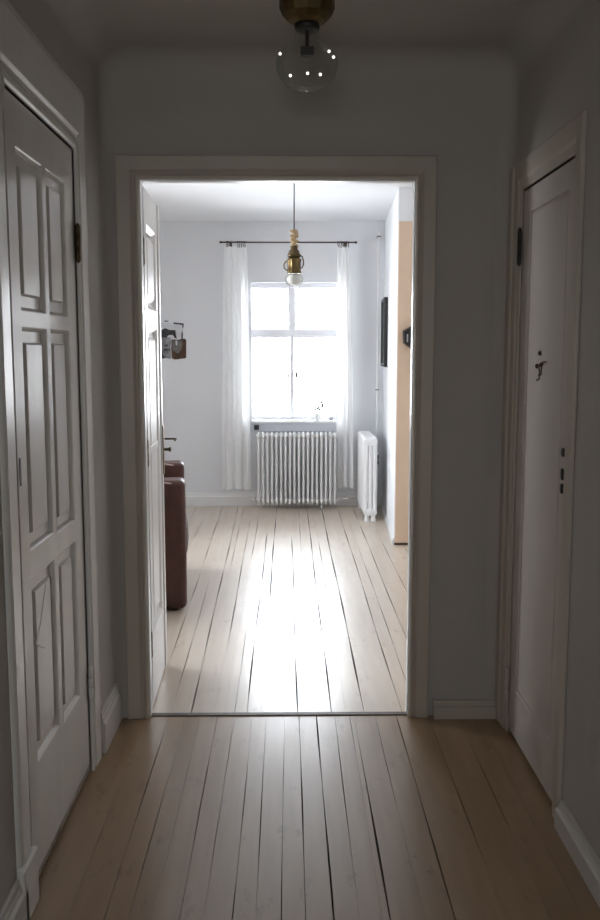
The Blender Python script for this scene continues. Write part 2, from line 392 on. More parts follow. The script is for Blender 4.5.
# ------------------------------------------------------------------ panelled doors
def panel_leaf(bm, W, H, T, rects, d=.011, e1=.014, e2=.034, e3=.052, field=True):
    """front face at local x=0 looking +X ; leaf spans y 0..W, z 0..H, back at x=-T"""
    ys = sorted({0, W, *[r[0] for r in rects], *[r[1] for r in rects]}); zs = sorted({0, H, *[r[2] for r in rects], *[r[3] for r in rects]})
    V = {}
    def v(y, z, x=0):
        k = (round(y, 5), round(z, 5), round(x, 5))
        if k not in V: V[k] = bm.verts.new((x, y, z))
        return V[k]
    for i in range(len(ys) - 1):
        for j in range(len(zs) - 1):
            cy, cz = (ys[i] + ys[i + 1]) / 2, (zs[j] + zs[j + 1]) / 2
            if any(r[0] < cy < r[1] and r[2] < cz < r[3] for r in rects): continue
            bm.faces.new((v(ys[i], zs[j]), v(ys[i + 1], zs[j]), v(ys[i + 1], zs[j + 1]), v(ys[i], zs[j + 1])))
    def ring(r, e, x):
        return [bm.verts.new((x, a, b)) for a, b in ((r[0] + e, r[2] + e), (r[1] - e, r[2] + e), (r[1] - e, r[3] - e), (r[0] + e, r[3] - e))]
    for r in rects:
        seq = [(0, 0), (.004, -.003), (e1, -d), (e2, -d)] + ([(e3, -.003)] if field else [])
        rg = [ring(r, e, x) for e, x in seq]
        for a, b in zip(rg, rg[1:]):
            for k in range(4): bm.faces.new((a[k], a[(k + 1) % 4], b[(k + 1) % 4], b[k]))
        bm.faces.new(rg[-1])
    box(bm, -T, -.013, 0, W, 0, H)
    # skirt closing the front sheet to the core
    for (a, b) in (((0, 0), (W, 0)), ((W, 0), (W, H)), ((W, H), (0, H)), ((0, H), (0, 0))):
        bm.faces.new([bm.verts.new(p) for p in ((0, a[0], a[1]), (0, b[0], b[1]), (-.013, b[0], b[1]), (-.013, a[0], a[1]))])
    bmesh.ops.remove_doubles(bm, verts=bm.verts, dist=1e-5)

def hinge(parent, loc, h, r, m):
    bm = bmesh.new(); lathe(bm, [(0, -h / 2 - .012), (r * .6, -h / 2 - .008), (r, -h / 2), (r, -h * .17), (r * .85, -h * .165), (r, -h * .16), (r, h * .16), (r * .85, h * .165), (r, h * .17), (r, h / 2), (r * .6, h / 2 + .008), (0, h / 2 + .012)], n=12)
    return obj('hinge', bm, m, parent, smooth=True, loc=loc)

# left cupboard door, six panels
d1 = struct(root('door_1', (HL - .004, LD0 + .004, .03)))
W = LD1 - LD0 - .008
bm = bmesh.new()
panel_leaf(bm, W, 1.98, .04, [(.105, .338, 1.468, 1.865), (.378, .588, 1.468, 1.865), (.105, .338, .855, 1.428), (.378, .588, .845, 1.428), (.105, .338, .285, .780), (.378, .588, .275, .780)], d=.018, e1=.014, e2=.036, e3=.044)
obj('leaf', bm, M['doorL'], d1, bevel=.0012)
for z in (.28, 1.70): hinge(d1, (.012, W - .004, z), .10, .008, M['brassd'] if z > 1 else M['doorL'])
bm = bmesh.new(); box(bm, -.001, .0035, .030, .046, 1.035, 1.105)
o = obj('flush_handle', bm, M['black'], d1, bevel=.006, seg=3); o['label'] = 'narrow black slot handle'
bm = bmesh.new()                                   # flaked strip of paint on the lower left panel
pts = [(.133, .60), (.18, .64), (.225, .70), (.250, .735), (.258, .70), (.248, .64), (.260, .60), (.240, .575), (.215, .56), (.18, .575)]
a = [bm.verts.new((-.0125, y, z)) for y, z in pts]; b = [bm.verts.new((-.0015, y, z)) for y, z in pts]
bm.faces.new(a); bm.faces.new(b)
for i in range(len(pts)): bm.faces.new((a[i], a[(i + 1) % len(pts)], b[(i + 1) % len(pts)], b[i]))
o = obj('flaking_paint', bm, M['doorL'], d1, bevel=.002); o['label'] = 'lifted flake of ivory paint'
# worn bottom edge strip
bm = bmesh.new(); box(bm, -.03, .001, 0, W, -.022, -.001)
obj('bottom_strip', bm, M['flake'], d1, bevel=.002)

# right cupboard door, one flat panel with fine grooves
d2 = struct(root('door_2', (HR + .001, RD1 - .004, .018))); d2.rotation_euler = (0, 0, PI)
W2 = RD1 - RD0 - .008
bm = bmesh.new()
panel_leaf(bm, W2, 1.92, .035, [(.085, W2 - .062, .17, 1.845)], d=.009, e1=.005, e2=.011, e3=.016)
obj('leaf', bm, M['doorR'], d2, bevel=.001)
for z in (.17, 1.735): hinge(d2, (.012, .004, z), .11, .0075, M['black'] if z > 1 else M['doorR'])
for z, h, ry in ((1.083, .016, .013), (1.018, .021, .011), (.975, .018, .011)):
    bm = bmesh.new(); lathe(bm, [(0, -.004), (ry, -.004), (ry, .004), (ry * .6, .0055), (0, .0055)], axis='X', n=14, c=(0, 0, 0))
    bmesh.ops.scale(bm, vec=(1, 1, h / ry / 1.2), verts=bm.verts)
    o = obj('keyhole_plate', bm, M['black'], d2, smooth=False, loc=(.001, W2 - .022, z))
for y, z in ((.265, 1.372), (.235, 1.330), (.285, 1.335)):
    bm = bmesh.new(); lathe(bm, [(0, 0), (.008, 0), (.008, .004), (.005, .007), (0, .007)], axis='X', n=12)
    obj('rusty_screw', bm, M['rust'], d2, smooth=True, loc=(0, y, z))
for y, z0, z1, lean in ((.300, 1.285, 1.338, .004), (.330, 1.30, 1.345, -.006)):
    bm = bmesh.new(); tube(bm, [(-.001, y, z1), (.010, y, z1), (.013, y, z1 - .008), (.012, y + lean, (z0 + z1) / 2), (.013, y + lean, z0 + .004), (.020, y + lean, z0), (.020, y + lean, z0 + .006)], .0022, 8)
    obj('coat_hook', bm, M['rust'], d2, smooth=True)

# glazed-white double-door leaf folded back into the room
d3 = struct(root('door_3', (OL + .001, YQ + .04, .012))); d3.rotation_euler = (0, 0, math.radians(1.9))
W3 = .478
bm = bmesh.new()
panel_leaf(bm, W3, 1.985, .036, [(.075, .375, 1.545, 1.86), (.075, .375, .28, 1.475)], d=.013, e1=.018, e2=.036, e3=.052)
obj('leaf', bm, M['leafw'], d3, bevel=.0015)
bm = bmesh.new(); box(bm, -.0005, .006, W3 - .034, W3 + .010, .0, 1.985)
obj('astragal', bm, M['leafw'], d3, bevel=.0028, seg=3)
bm = bmesh.new(); box(bm, -.012, -.002, .10, .36, .985, 1.012)
obj('crossbar', bm, M['leafw'], d3, bevel=.002)
bm = bmesh.new(); box(bm, .0055, .0105, W3 - .024, W3 + .008, .855, 1.065)
h = obj('handle_plate', bm, M['brass'], d3, bevel=.002)
bm = bmesh.new(); tube(bm, [(.014, W3 - .01, 1.008), (.045, W3 - .01, 1.008), (.058, W3 - .011, 1.008), (.066, W3 - .02, 1.009), (.068, W3 - .06, 1.010), (.066, W3 - .105, 1.009)], lambda t: .0042 - .001 * t, 10)
obj('lever', bm, M['brassd'], h, smooth=True)
bm = bmesh.new(); lathe(bm, [(0, .012), (.006, .012), (.006, .03), (.010, .033), (.010, .04), (0, .04)], axis='X', c=(0, W3 - .01, .962), n=12)
obj('key_knob', bm, M['brassd'], h, smooth=True)
for z in (.25, 1.0, 1.75): hinge(d3, (-.004, -.008, z), .09, .007, M['brass'])

# ------------------------------------------------------------------ window_1 (view window)
w1 = struct(root('window_1', (0, 0, 0)))
WY0, WY1 = RB + .11, RB + .17
fw = -.006
bm = bmesh.new()
box(bm, WX0 - .04, WX0 + fw, WY0, WY1, WZ0, WZ1); box(bm, WX1 - fw, WX1 + .04, WY0, WY1, WZ0, WZ1)
box(bm, WX0 + fw, WX1 - fw, WY0, WY1, WZ1 - .035, WZ1); box(bm, WX0 + fw, WX1 - fw, WY0, WY1, WZ0, WZ0 + .012)
obj('window_frame', bm, M['winw'], w1, bevel=.004)
xm = .036; zt = 1.555
bm = bmesh.new(); box(bm, WX0 + fw, WX1 - fw, WY0 - .012, WY1, zt - .03, zt + .026)
obj('transom', bm, M['winw'], w1, bevel=.005)
bm = bmesh.new(); box(bm, xm - .025, xm + .025, WY0 - .008, WY1, zt + .026, WZ1 - .035)
obj('mullion', bm, M['winw'], w1, bevel=.005)
def sash(x0, x1, z0, z1, s, t=.02):
    bm = bmesh.new(); y0, y1 = WY0 + .006, WY1 - .006
    box(bm, x0, x0 + s, y0, y1, z0, z1); box(bm, x1 - s, x1, y0, y1, z0, z1); box(bm, x0 + s, x1 - s, y0, y1, z0, z0 + s); box(bm, x0 + s, x1 - s, y0, y1, z1 - s, z1)
    o = obj('sash', bm, M['winw'], w1, bevel=.003)
    bm = bmesh.new(); box(bm, x0 + s - .003, x1 - s + .003, WY0 + .026, WY0 + .030, z0 + s - .003, z1 - s + .003)
    obj('pane', bm, M['glass'], o); return o
sash(WX0 + fw, xm - .025, zt + .026, WZ1 - .035, .008); sash(xm + .025, WX1 - fw, zt + .026, WZ1 - .035, .008)
s1 = sash(WX0 + fw, xm - .0005, WZ0 + .012, zt - .03, .014); s2 = sash(xm + .0005, WX1 - fw, WZ0 + .012, zt - .03, .014)
bm = bmesh.new(); box(bm, xm - .017, xm + .017, WY0 - .006, WY0 + .005, WZ0 + .012, zt - .03)
obj('meeting_strip', bm, M['winw'], w1, bevel=.003)
for s, x in ((s1, xm - .036), (s2, xm + .038)):
    bm = bmesh.new(); box(bm, x - .011, x + .011, WY0 - .010, WY0 + .008, 1.150, 1.192); box(bm, x - .009, x + .009, WY0 - .026, WY0 - .009, 1.156, 1.202)
    o = obj('window_latch', bm, M['black'], s, bevel=.002); o['label'] = 'small black latch handle'
bm = bmesh.new(); box(bm, WX0 - .006, WX1 + .004, RB - .075, WY0 + .01, WZ0 - .022, WZ0)
obj('window_sill', bm, M['white'], w1, bevel=.004)
bm = bmesh.new(); box(bm, WX0 - .004, WX1 + .002, RB - .058, RB - .0005, WZ0 - .095, WZ0 - .023)
obj('sill_apron', bm, M['apron'], w1, bevel=.003)

# unseen_window_2 (room's left wall) and unseen_window_3 (rear of hall): added out of view to light the places
def plain_window(name, plane, a0, a1, z0, z1, at):
    w = struct(root(name)); bm = bmesh.new(); t = .05
    def B(a, b, c, d): 
        if plane == 'X': box(bm, at, at + .05, a, b, c, d)
        else: box(bm, a, b, at, at + .05, c, d)
    B(a0, a0 + t, z0, z1); B(a1 - t, a1, z0, z1); B(a0 + t, a1 - t, z0, z0 + t); B(a0 + t, a1 - t, z1 - t, z1)
    am = (a0 + a1) / 2; B(am - .025, am + .025, z0 + t, z1 - t)
    obj('window_frame', bm, M['winw'], w, bevel=.004)
    bm = bmesh.new()
    if plane == 'X': box(bm, at + .02, at + .024, a0 + t, a1 - t, z0 + t, z1 - t)
    else: box(bm, a0 + t, a1 - t, at + .02, at + .024, z0 + t, z1 - t)
    obj('pane', bm, M['glass'], w)
plain_window('window_2', 'X', LWY0, LWY1, LWZ0, LWZ1, RL - .10)
plain_window('window_3', 'Y', RWX0, RWX1, RWZ0, RWZ1, HB - .10)

# ------------------------------------------------------------------ curtains
RY = 7.90
rod = tag(root('curtain_rod', (0, RY, 2.318)), 'thin dark metal curtain rod across the top of the window', 'curtain rod')
bm = bmesh.new(); tube(bm, [(-.575, 0, 0), (0, 0, 0), (.585, 0, 0)], .0065, 10); obj('pole', bm, M['rod'], rod, smooth=True)
for s, x in ((-1, -.575), (1, .585)):
    bm = bmesh.new(); lathe(bm, [(0, -.012), (.008, -.01), (.011, 0), (.008, .01), (0, .012)], axis='X', c=(x, 0, 0), n=12); obj('finial', bm, M['rod'], rod, smooth=True)
for x in (-.50, .50):
    bm = bmesh.new(); tube(bm, [(x, 0, .0), (x, .05, .0), (x, RB - RY - .004, .0)], .004, 8); box(bm, x - .012, x + .012, RB - RY - .008, RB - RY - .001, -.022, .022); obj('bracket', bm, M['rod'], rod)

def curtain(xt0, xt1, xb0, xb1, nfold, seed, label, rings, zbot):
    rnd = random.Random(seed)
    r = tag(root('sheer_curtain', ((xt0 + xt1) / 2, RY, 2.285)), label, 'curtain')
    nu, nv = 120, 46; Hh = 2.285 - zbot
    ph = [rnd.uniform(0, 6.28) for _ in range(4)]
    bm = bmesh.new(); rows = []
    ox = (xt0 + xt1) / 2
    for j in range(nv + 1):
        t = j / nv; e = t ** .6; row = []
        for i in range(nu + 1):
            u = i / nu
            x = (xt0 + (xt1 - xt0) * u) * (1 - e) + (xb0 + (xb1 - xb0) * u) * e
            amp = .012 + .016 * min(1, t * 3)
            y = amp * math.sin(2 * PI * nfold * u + ph[0] + .5 * math.sin(t * 3 + ph[1])) + .003 * math.sin(2 * PI * nfold * 1.7 * u + ph[2] + t * 1.5)
            x += .006 * math.sin(2 * PI * nfold * 1.3 * u + ph[3] + t * 2) * t
            z = -Hh * t - .010 * (1 - t) * (.5 - .5 * math.cos(2 * PI * u * rings)) + (.006 * math.sin(u * 9 + ph[1]) if j == nv else 0)
            row.append(bm.verts.new((x - ox, y, z)))
        rows.append(row)
    for a, b in zip(rows, rows[1:]):
        for i in range(nu): bm.faces.new((a[i], a[i + 1], b[i + 1], b[i]))
    obj('cloth', bm, M['sheer'], r, smooth=True)
    return r, ox
cl, ox = curtain(-.545, -.355, -.585, -.325, 3, 3, 'long sheer white curtain left of the window, the wider of the two', 4, .175)
def ring(parent, x, seed):
    bm = bmesh.new(); rr = .014
    tube(bm, [(x + .003 * math.sin(k), rr * math.cos(2 * PI * k / 14), .029 + rr * math.sin(2 * PI * k / 14)) for k in range(14)], .0022, 6, True)
    tube(bm, [(x, 0, .016), (x + .004, -.002, .004), (x, 0, -.012)], .0035, 6)
    obj('clip_ring', bm, M['rod'], parent, smooth=True)
for x in (-.525, -.515, -.43, -.415, -.40, -.385, -.37): ring(cl, x - ox, 0)
cr, ox = curtain(.425, .525, .425, .575, 2.5, 9, 'narrow sheer white curtain right of the window above the pipe', 5, .19)
for x in (.43, .445, .46, .472, .49, .505, .52): ring(cr, x - ox, 0)

# ------------------------------------------------------------------ radiators
def radiator(label, n, pitch, depth, z0, z1, hole_foot, loc, rz, wide=.62, cr=.40):
    r = tag(root('radiator', loc), label, 'radiator'); r.rotation_euler = (0, 0, rz)
    H = z1 - z0; L = n * pitch
    proto = None
    for i in range(n):
        if proto is None:
            bm = bmesh.new(); w = pitch * wide; cols = 3
            for c in range(cols):
                y = -depth / 2 + depth * (c + .5) / cols; rw = depth / cols * cr
                pr = [(0, -H / 2 + .01), (.6, -H / 2 + .012), (.92, -H / 2 + .03), (1, -H / 2 + .045), (1, H / 2 - .04), (.95, H / 2 - .015), (.7, H / 2 - .003), (0, H / 2)]
                rings = []
                for f, h in pr:
                    rings.append([bm.verts.new((w / 2 * f * math.cos(2 * PI * k / 12), y + rw * f * math.sin(2 * PI * k / 12), h)) for k in range(12)])
                for a, b in zip(rings, rings[1:]):
                    for k in range(12): bm.faces.new((a[k], a[(k + 1) % 12], b[(k + 1) % 12], b[k]))
            for zc in (H / 2 - .032, -H / 2 + .034):       # headers joining the columns, rounded
                pts = []
                for k in range(16):
                    a = 2 * PI * k / 16; cy = (depth / 2 - .03) * (1 if math.cos(a) > 0 else -1)
                    pts.append((cy + .03 * math.cos(a), zc + .03 * math.sin(a)))
                A = [bm.verts.new((-w / 2, y, z)) for y, z in pts]; B = [bm.verts.new((w / 2, y, z)) for y, z in pts]
                bm.faces.new(A); bm.faces.new(B)
                for k in range(16): bm.faces.new((A[k], A[(k + 1) % 16], B[(k + 1) % 16], B[k]))
                lathe(bm, [(.02, -pitch / 2), (.02, pitch / 2)], axis='X', c=(0, 0, zc), n=12)
            bmesh.ops.remove_doubles(bm, verts=bm.verts, dist=1e-6)
            proto = obj('radiator_section', bm, M['radw'], r, bevel=.004)
            s = proto
        else:
            s = proto.copy(); COL.objects.link(s)
        s.location = (-L / 2 + pitch * (i + .5), 0, (z0 + z1) / 2)
    for i in hole_foot:                                    # feet
        bm = bmesh.new(); x = -L / 2 + pitch * (i + .5)
        for sgn in (-1, 1): lathe(bm, [(.022, 0), (.024, .008), (.017, .03), (.021, z0 + .05)], c=(x, sgn * (depth / 2 - .03), 0), n=14)
        obj('foot', bm, M['radw'], r, smooth=True)
    return r, L
r1, L1 = radiator('wide white column radiator standing under the window', 18, .0395, .15, .045, .682, (), (.075, 7.885, 0), 0, .52)
for x in (-.25, .25):
    bm = bmesh.new(); box(bm, x - .012, x + .012, .06, RB - 7.885 - .001, .52, .56); box(bm, x - .02, x + .02, RB - 7.885 - .008, RB - 7.885 - .001, .48, .60)
    obj('wall_bracket', bm, M['radw'], r1)
for sgn, z in ((1, .085), (-1, .085)):
    bm = bmesh.new(); lathe(bm, [(0, 0), (.017, 0), (.019, .01), (.017, .026), (.011, .03), (.011, .05), (0, .05)], axis='X', n=12)
    o = obj('valve', bm, M['radw'], r1, smooth=True, loc=(sgn * L1 / 2 if sgn > 0 else -L1 / 2 - .05, 0, z))
bm = bmesh.new(); tube(bm, [(.12, -.03, .035), (.12, -.07, .03), (.12, -.075, .012)], .007, 8); obj('bleed_valve', bm, M['radw'], r1, smooth=True, loc=(.1, 0, 0))
r2, L2 = radiator('white radiator turned side-on beside the right wall, showing its end', 15, .046, .112, .045, .69, (0, 14), (.672, 7.605, 0), PI / 2, .86, .49)
bm = bmesh.new(); lathe(bm, [(0, 0), (.016, 0), (.018, .012), (.012, .02), (.012, .05), (0, .05)], axis='Y', n=12)
o = obj('valve', bm, M['black'], r2, smooth=True, loc=(.20, -.115, .445)); o['label'] = 'black valve at the back'
# pipes
pipe = tag(root('heating_pipe', (.792, 7.99, 0)), 'white heating pipe running up the back right corner of the far room', 'pipe')
bm = bmesh.new(); tube(bm, [(0, 0, .0), (0, 0, 1.2), (0, 0, RC - .002)], .0105, 10); obj('riser', bm, M['radw'], pipe, smooth=True)
for z in (.45, .40): 
    bm = bmesh.new(); lathe(bm, [(.0155, -.02), (.019, -.008), (.019, .008), (.0155, .02)], c=(0, 0, z), n=14); obj('coupling', bm, M['black'], pipe, smooth=True)
for z in (1.05, 2.38):
    bm = bmesh.new(); box(bm, -.014, .014, -.0125, .058, z - .004, z + .004); obj('pipe_clip', bm, M['rod'], pipe)
sp = tag(obj('supply_pipe', (lambda b: (tube(b, [(.485, 7.885, .085), (.52, 7.90, .085), (.54, 7.985, .085), (.77, 7.99, .085)], .008, 8), b)[1])(bmesh.new()), M['radw'], smooth=True),
         'thin white pipe low on the wall between the two radiators', 'pipe')

# ------------------------------------------------------------------ small things round the window
t = tag(root('thermostat', (WX0 + .045, RB - .0585, WZ0 - .058)), 'small square black thermostat on the grey board under the window sill', 'thermostat')
bm = bmesh.new(); box(bm, -.023, .023, -.014, -.0002, -.023, .023); obj('housing', bm, M['black'], t, bevel=.004)
bm = bmesh.new(); box(bm, -.013, .013, -.0155, -.0135, -.006, .012); obj('screen', bm, M['screen'], t)

p = tag(root('potted_plant', (.262, RB + .0, WZ0)), 'tiny pale pot with a few leafy sprigs at the right of the window sill', 'potted plant')
bm = bmesh.new(); lathe(bm, [(0, 0), (.022, 0), (.028, .05), (.031, .052), (.031, .06), (.025, .06), (.023, .045), (0, .045)], n=20); obj('pot', bm, M['pot'], p, smooth=True)
bm = bmesh.new()
tips = [(-.018, 0, .092), (.004, -.004, .112), (.016, .002, .092), (.040, 0, .165), (.042, 0, .135), (.043, .0, .12)]
tube(bm, [(-.004, 0, .045), (-.010, 0, .07), tips[0]], .0013, 6); tube(bm, [(0, 0, .045), (.002, 0, .08), tips[1]], .0013, 6)
tube(bm, [(.003, 0, .045), (.010, 0, .07), tips[2]], .0013, 6); tube(bm, [(.006, 0, .045), (.03, 0, .09), (.043, 0, .12), (.040, 0, .165)], .0013, 6)
obj('stems', bm, M['stem'], p, smooth=True)
for (x, y, z) in tips:
    bm = bmesh.new(); a = random.uniform(0, 3)
    pts = [(-.010, 0), (-.004, .005), (.004, .006), (.012, 0), (.004, -.006), (-.004, -.005)]
    A = [bm.verts.new((q * 1.9 * math.cos(.6), w_ * .8, q * 1.9 * math.sin(.6) + w_ * 2.6)) for q, w_ in pts]
    bm.faces.new(A)
    g = bmesh.ops.extrude_face_region(bm, geom=list(bm.faces)); bmesh.ops.translate(bm, vec=(0, .0012, 0), verts=[e for e in g['geom'] if isinstance(e, bmesh.types.BMVert)])
    obj('leaf', bm, M['leaf'], p, loc=(x, y, z))
j = tag(root('small_jar', (.385, RB - .01, WZ0)), 'small round grey jar at the right end of the window sill', 'jar')
bm = bmesh.new(); lathe(bm, [(0, 0), (.015, 0), (.019, .008), (.019, .024), (.014, .030), (0, .030)], n=20); obj('body', bm, M['stone'], j, smooth=True)
bm = bmesh.new(); lathe(bm, [(.0145, .0295), (.0145, .035), (.006, .038), (0, .0385)], n=20); obj('lid', bm, M['pot'], j, smooth=True)

# framed picture on the pier flank
fa = Vector((.766 + (7.45 - 6.4) * (.084 / 1.65), 7.45, 0))
fr = tag(root('picture_frame', (fa.x - .003, 7.45, 1.545)), 'black framed picture hung on the white right wall, seen edge-on', 'picture')
fr.rotation_euler = (0, 0, -math.atan2(.084, 1.65))
def fbar(*a): bm = bmesh.new(); box(bm, *a); return bm
bm = bmesh.new(); fh, fwid = .285, .47
box(bm, -.03, 0, 0, .026, -fh, fh); box(bm, -.03, 0, fwid - .026, fwid, -fh, fh); box(bm, -.03, 0, .026, fwid - .026, -fh, -fh + .026); box(bm, -.03, 0, .026, fwid - .026, fh - .026, fh)
obj('frame', bm, M['black'], fr, bevel=.003)
bm = bmesh.new(); box(bm, -.012, -.006, .024, fwid - .024, -fh + .024, fh - .024)
obj('picture_glass', bm, M['mirror'], fr)

# black angular wall lamp on the tan pier front
s = tag(root('wall_lamp', (.922, 6.385, 1.495)), 'black angular wall lamp on the tan wall just inside the doorway', 'wall lamp')
bm = bmesh.new()
F = [(-.118, .04), (-.112, -.048), (-.03, -.105), (.118, -.105), (.118, .09), (-.03, .088)]
A = [bm.verts.new((x, 0, z)) for x, z in F]; B = [bm.verts.new((x * .95, -.06, z * .92)) for x, z in F]
bm.faces.new(A); bm.faces.new(B)
for i in range(6): bm.faces.new((A[i], A[(i + 1) % 6], B[(i + 1) % 6], B[i]))
obj('shade', bm, M['black'], s, bevel=.004)
bm = bmesh.new(); box(bm, -.094, -.084, -.0645, -.0585, -.040, .015); obj('side_pane', bm, M['stone'], s, bevel=.002)  # grey strip: highlight on the side put into its colour
bm = bmesh.new(); box(bm, -.03, .07, -.064, -.0585, -.06, .05); obj('front_pane', bm, M['screen'], s, bevel=.002)

# ------------------------------------------------------------------ cut-out prints on the back wall, left
c = tag(root('wall_collage', (-1.16, RB - .0005, 1.47)), 'collage of grey and brown photo cut-outs stuck on the far wall left of the curtain', 'wall art')
def cut(name, pts, m, t, z=0):
    bm = bmesh.new(); A = [bm.verts.new((x, -z, y)) for x, y in pts]; B = [bm.verts.new((x, -z - t, y)) for x, y in pts]
    bm.faces.new(A); bm.faces.new(B)
    for i in range(len(pts)): bm.faces.new((A[i], A[(i + 1) % len(pts)], B[(i + 1) % len(pts)], B[i]))
    return obj(name, bm, m, c)
def px(u, v): return ((u - 288) / 900 * 8.08 + 1.16 - .003, (350 - v) / 900 * 8.08 + 1.4 - 1.47 + .012)
def cutp(name, P, m, t, z=0): return cut(name, [px(150 + a / 12, 310 + b / 12) for a, b in P], m, t, z)
cutp('street_print', [(60, 345), (150, 335), (270, 350), (280, 400), (268, 440), (275, 590), (255, 600), (210, 590), (180, 598), (60, 580)], M['paperw'], .002)
cutp('pale_print', [(130, 170), (300, 180), (420, 195), (410, 330), (330, 370), (330, 300), (250, 262), (130, 262)], M['paperp'], .001)
cutp('awning_print', [(60, 270), (130, 280), (210, 240), (265, 262), (330, 262), (338, 330), (345, 365), (318, 350), (300, 318), (250, 322), (225, 350), (160, 345), (60, 360)], M['paperk'], .003, .002)
cutp('corner_line', [(310, 172), (430, 185), (425, 235), (412, 235), (415, 203), (310, 190)], M['paperk'], .003, .001)
cutp('side_line', [(410, 270), (420, 300), (415, 372), (395, 372), (402, 300)], M['paperg'], .003, .001)
cutp('top_mark', [(200, 150), (250, 155), (248, 166), (205, 164)], M['paperk'], .003)
cutp('top_mark', [(130, 150), (165, 152), (160, 165), (130, 162)], M['paperk'], .003)
cutp('cup_print', [(285, 372), (350, 376), (440, 362), (456, 380), (452, 590), (380, 600), (320, 608), (285, 595), (278, 480)], M['papert'], .003, .0022)
cutp('cup_face', [(295, 385), (410, 385), (405, 470), (360, 540), (330, 520), (292, 500)], M['paperg'], .001, .0055)
cutp('cup_highlight', [(330, 385), (350, 385), (350, 440), (335, 445)], M['paperp'], .001, .0068)
cutp('figure_mark', [(150, 545), (185, 560), (215, 590), (175, 598), (150, 580)], M['paperk'], .001, .0022)
cutp('figure_mark', [(190, 435), (240, 432), (240, 448), (205, 452)], M['paperk'], .001, .0022)
cutp('figure_mark', [(180, 480), (250, 490), (265, 470), (262, 500), (200, 505)], M['paperk'], .001, .0022)

# ------------------------------------------------------------------ leather armchair behind the open leaf
ch = tag(root('armchair', (-1.03, 5.2, 0)), 'dark brown leather armchair half hidden behind the open white door', 'armchair')
def soft(name, x0, x1, y0, y1, z0, z1, b, parent=ch, m='leather', puff=0):
    bm = bmesh.new(); nx, ny, nz = 8, 8, 8
    box(bm, x0, x1, y0, y1, z0, z1)
    bmesh.ops.subdivide_edges(bm, edges=bm.edges[:], cuts=4, use_grid_fill=True)
    cx, cy, cz = (x0 + x1) / 2, (y0 + y1) / 2, (z0 + z1) / 2
    for v in bm.verts:
        a, bb, cc = (v.co.x - cx) / (x1 - x0) * 2, (v.co.y - cy) / (y1 - y0) * 2, (v.co.z - cz) / (z1 - z0) * 2
        if abs(cc) > .99: v.co.z += math.copysign(puff * (1 - a * a) * (1 - bb * bb), cc)
        if abs(a) > .99: v.co.x += math.copysign(puff * .6 * (1 - bb * bb) * (1 - cc * cc), a)
        v.co += Vector([random.uniform(-.0025, .0025) for _ in range(3)])
    return obj(name, bm, M[m], parent, smooth=True, bevel=b, seg=4)
Y0 = 5.2
X0c = -1.03
for y0 in (4.72, 5.50):
    o = soft('arm', -.42, .445, y0 - Y0, y0 - Y0 + .18, .012, .71, .045)
    bm = bmesh.new(); tube(bm, [(.40, y0 - Y0 + .012, .690), (.30, y0 - Y0 + .006, .708), (0, y0 - Y0 + .006, .714), (-.4, y0 - Y0 + .006, .714)], .005, 8)
    q = obj('piping', bm, M['piping'], o, smooth=True); q['label'] = 'pale worn piping'
soft('seat_base', -.40, .435, 4.905 - Y0, 5.495 - Y0, .07, .30, .03)
soft('seat_cushion', -.28, .45, 4.91 - Y0, 5.49 - Y0, .245, .45, .05, puff=.02)
soft('backrest', -.46, -.24, 4.80 - Y0, 5.62 - Y0, .06, .80, .06, puff=.02)
for x in (-.38, .38):
    for y in (4.77, 5.63):
        bm = bmesh.new(); lathe(bm, [(.016, 0), (.022, .02), (.026, .05)], c=(x, y - Y0, 0), n=14); obj('foot', bm, M['brassd'], ch, smooth=True)
ch.rotation_euler = (0, 0, math.radians(7)); ch.location = (-1.045, 5.15, 0)

# ------------------------------------------------------------------ brass pendant in the far room
pn = tag(root('pendant_lamp', (.034, 5.0, RC)), 'brass bare-bulb pendant lamp hanging on a roped cord before the window', 'pendant lamp')
zz = lambda z: z - RC
bm = bmesh.new(); lathe(bm, [(.04, -.001), (.042, -.012), (.03, -.028), (.008, -.036), (0, -.036)], n=24); obj('ceiling_rose', bm, M['brass'], pn, smooth=True)
bm = bmesh.new(); tube(bm, [(-.001, 0, -.03), (.0005, 0, -.25), (0, 0, zz(2.03))], .0028, 8); obj('cord', bm, M['cord'], pn, smooth=True)
bm = bmesh.new()
for ph_ in (0, PI * .66, PI * 1.33):
    pts = [( .011 * math.cos(ph_ + k * .55) * (1 + .9 * math.sin(k * .75)), .011 * math.sin(ph_ + k * .55), zz(2.045 - .092 * k / 30)) for k in range(31)]
    tube(bm, pts, .0052, 8)
tube(bm, [(.0, 0, zz(2.05)), (.015, 0, zz(2.04)), (.019, 0, zz(2.02)), (.010, -.01, zz(2.01)), (-.014, -.012, zz(2.0)), (-.017, 0, zz(1.985)), (0, .01, zz(1.975))], .005, 8)
obj('rope_wrap', bm, M['rope'], pn, smooth=True)
bm = bmesh.new(); lathe(bm, [(0, zz(1.962)), (.016, zz(1.962)), (.019, zz(1.956)), (.019, zz(1.944)), (.027, zz(1.936)), (.032, zz(1.920)), (.036, zz(1.914)), (.036, zz(1.904)), (.026, zz(1.897)), (0, zz(1.897))], n=32); obj('socket_cap', bm, M['brassd'], pn, smooth=True)
bm = bmesh.new(); lathe(bm, [(0, zz(1.897)), (.030, zz(1.897)), (.037, zz(1.890)), (.037, zz(1.880)), (.034, zz(1.876)), (.034, zz(1.828)), (.037, zz(1.824)), (.037, zz(1.816)), (.02, zz(1.814)), (0, zz(1.814))], n=48, flute=.07, nf=10); obj('socket', bm, M['brass'], pn, smooth=True)
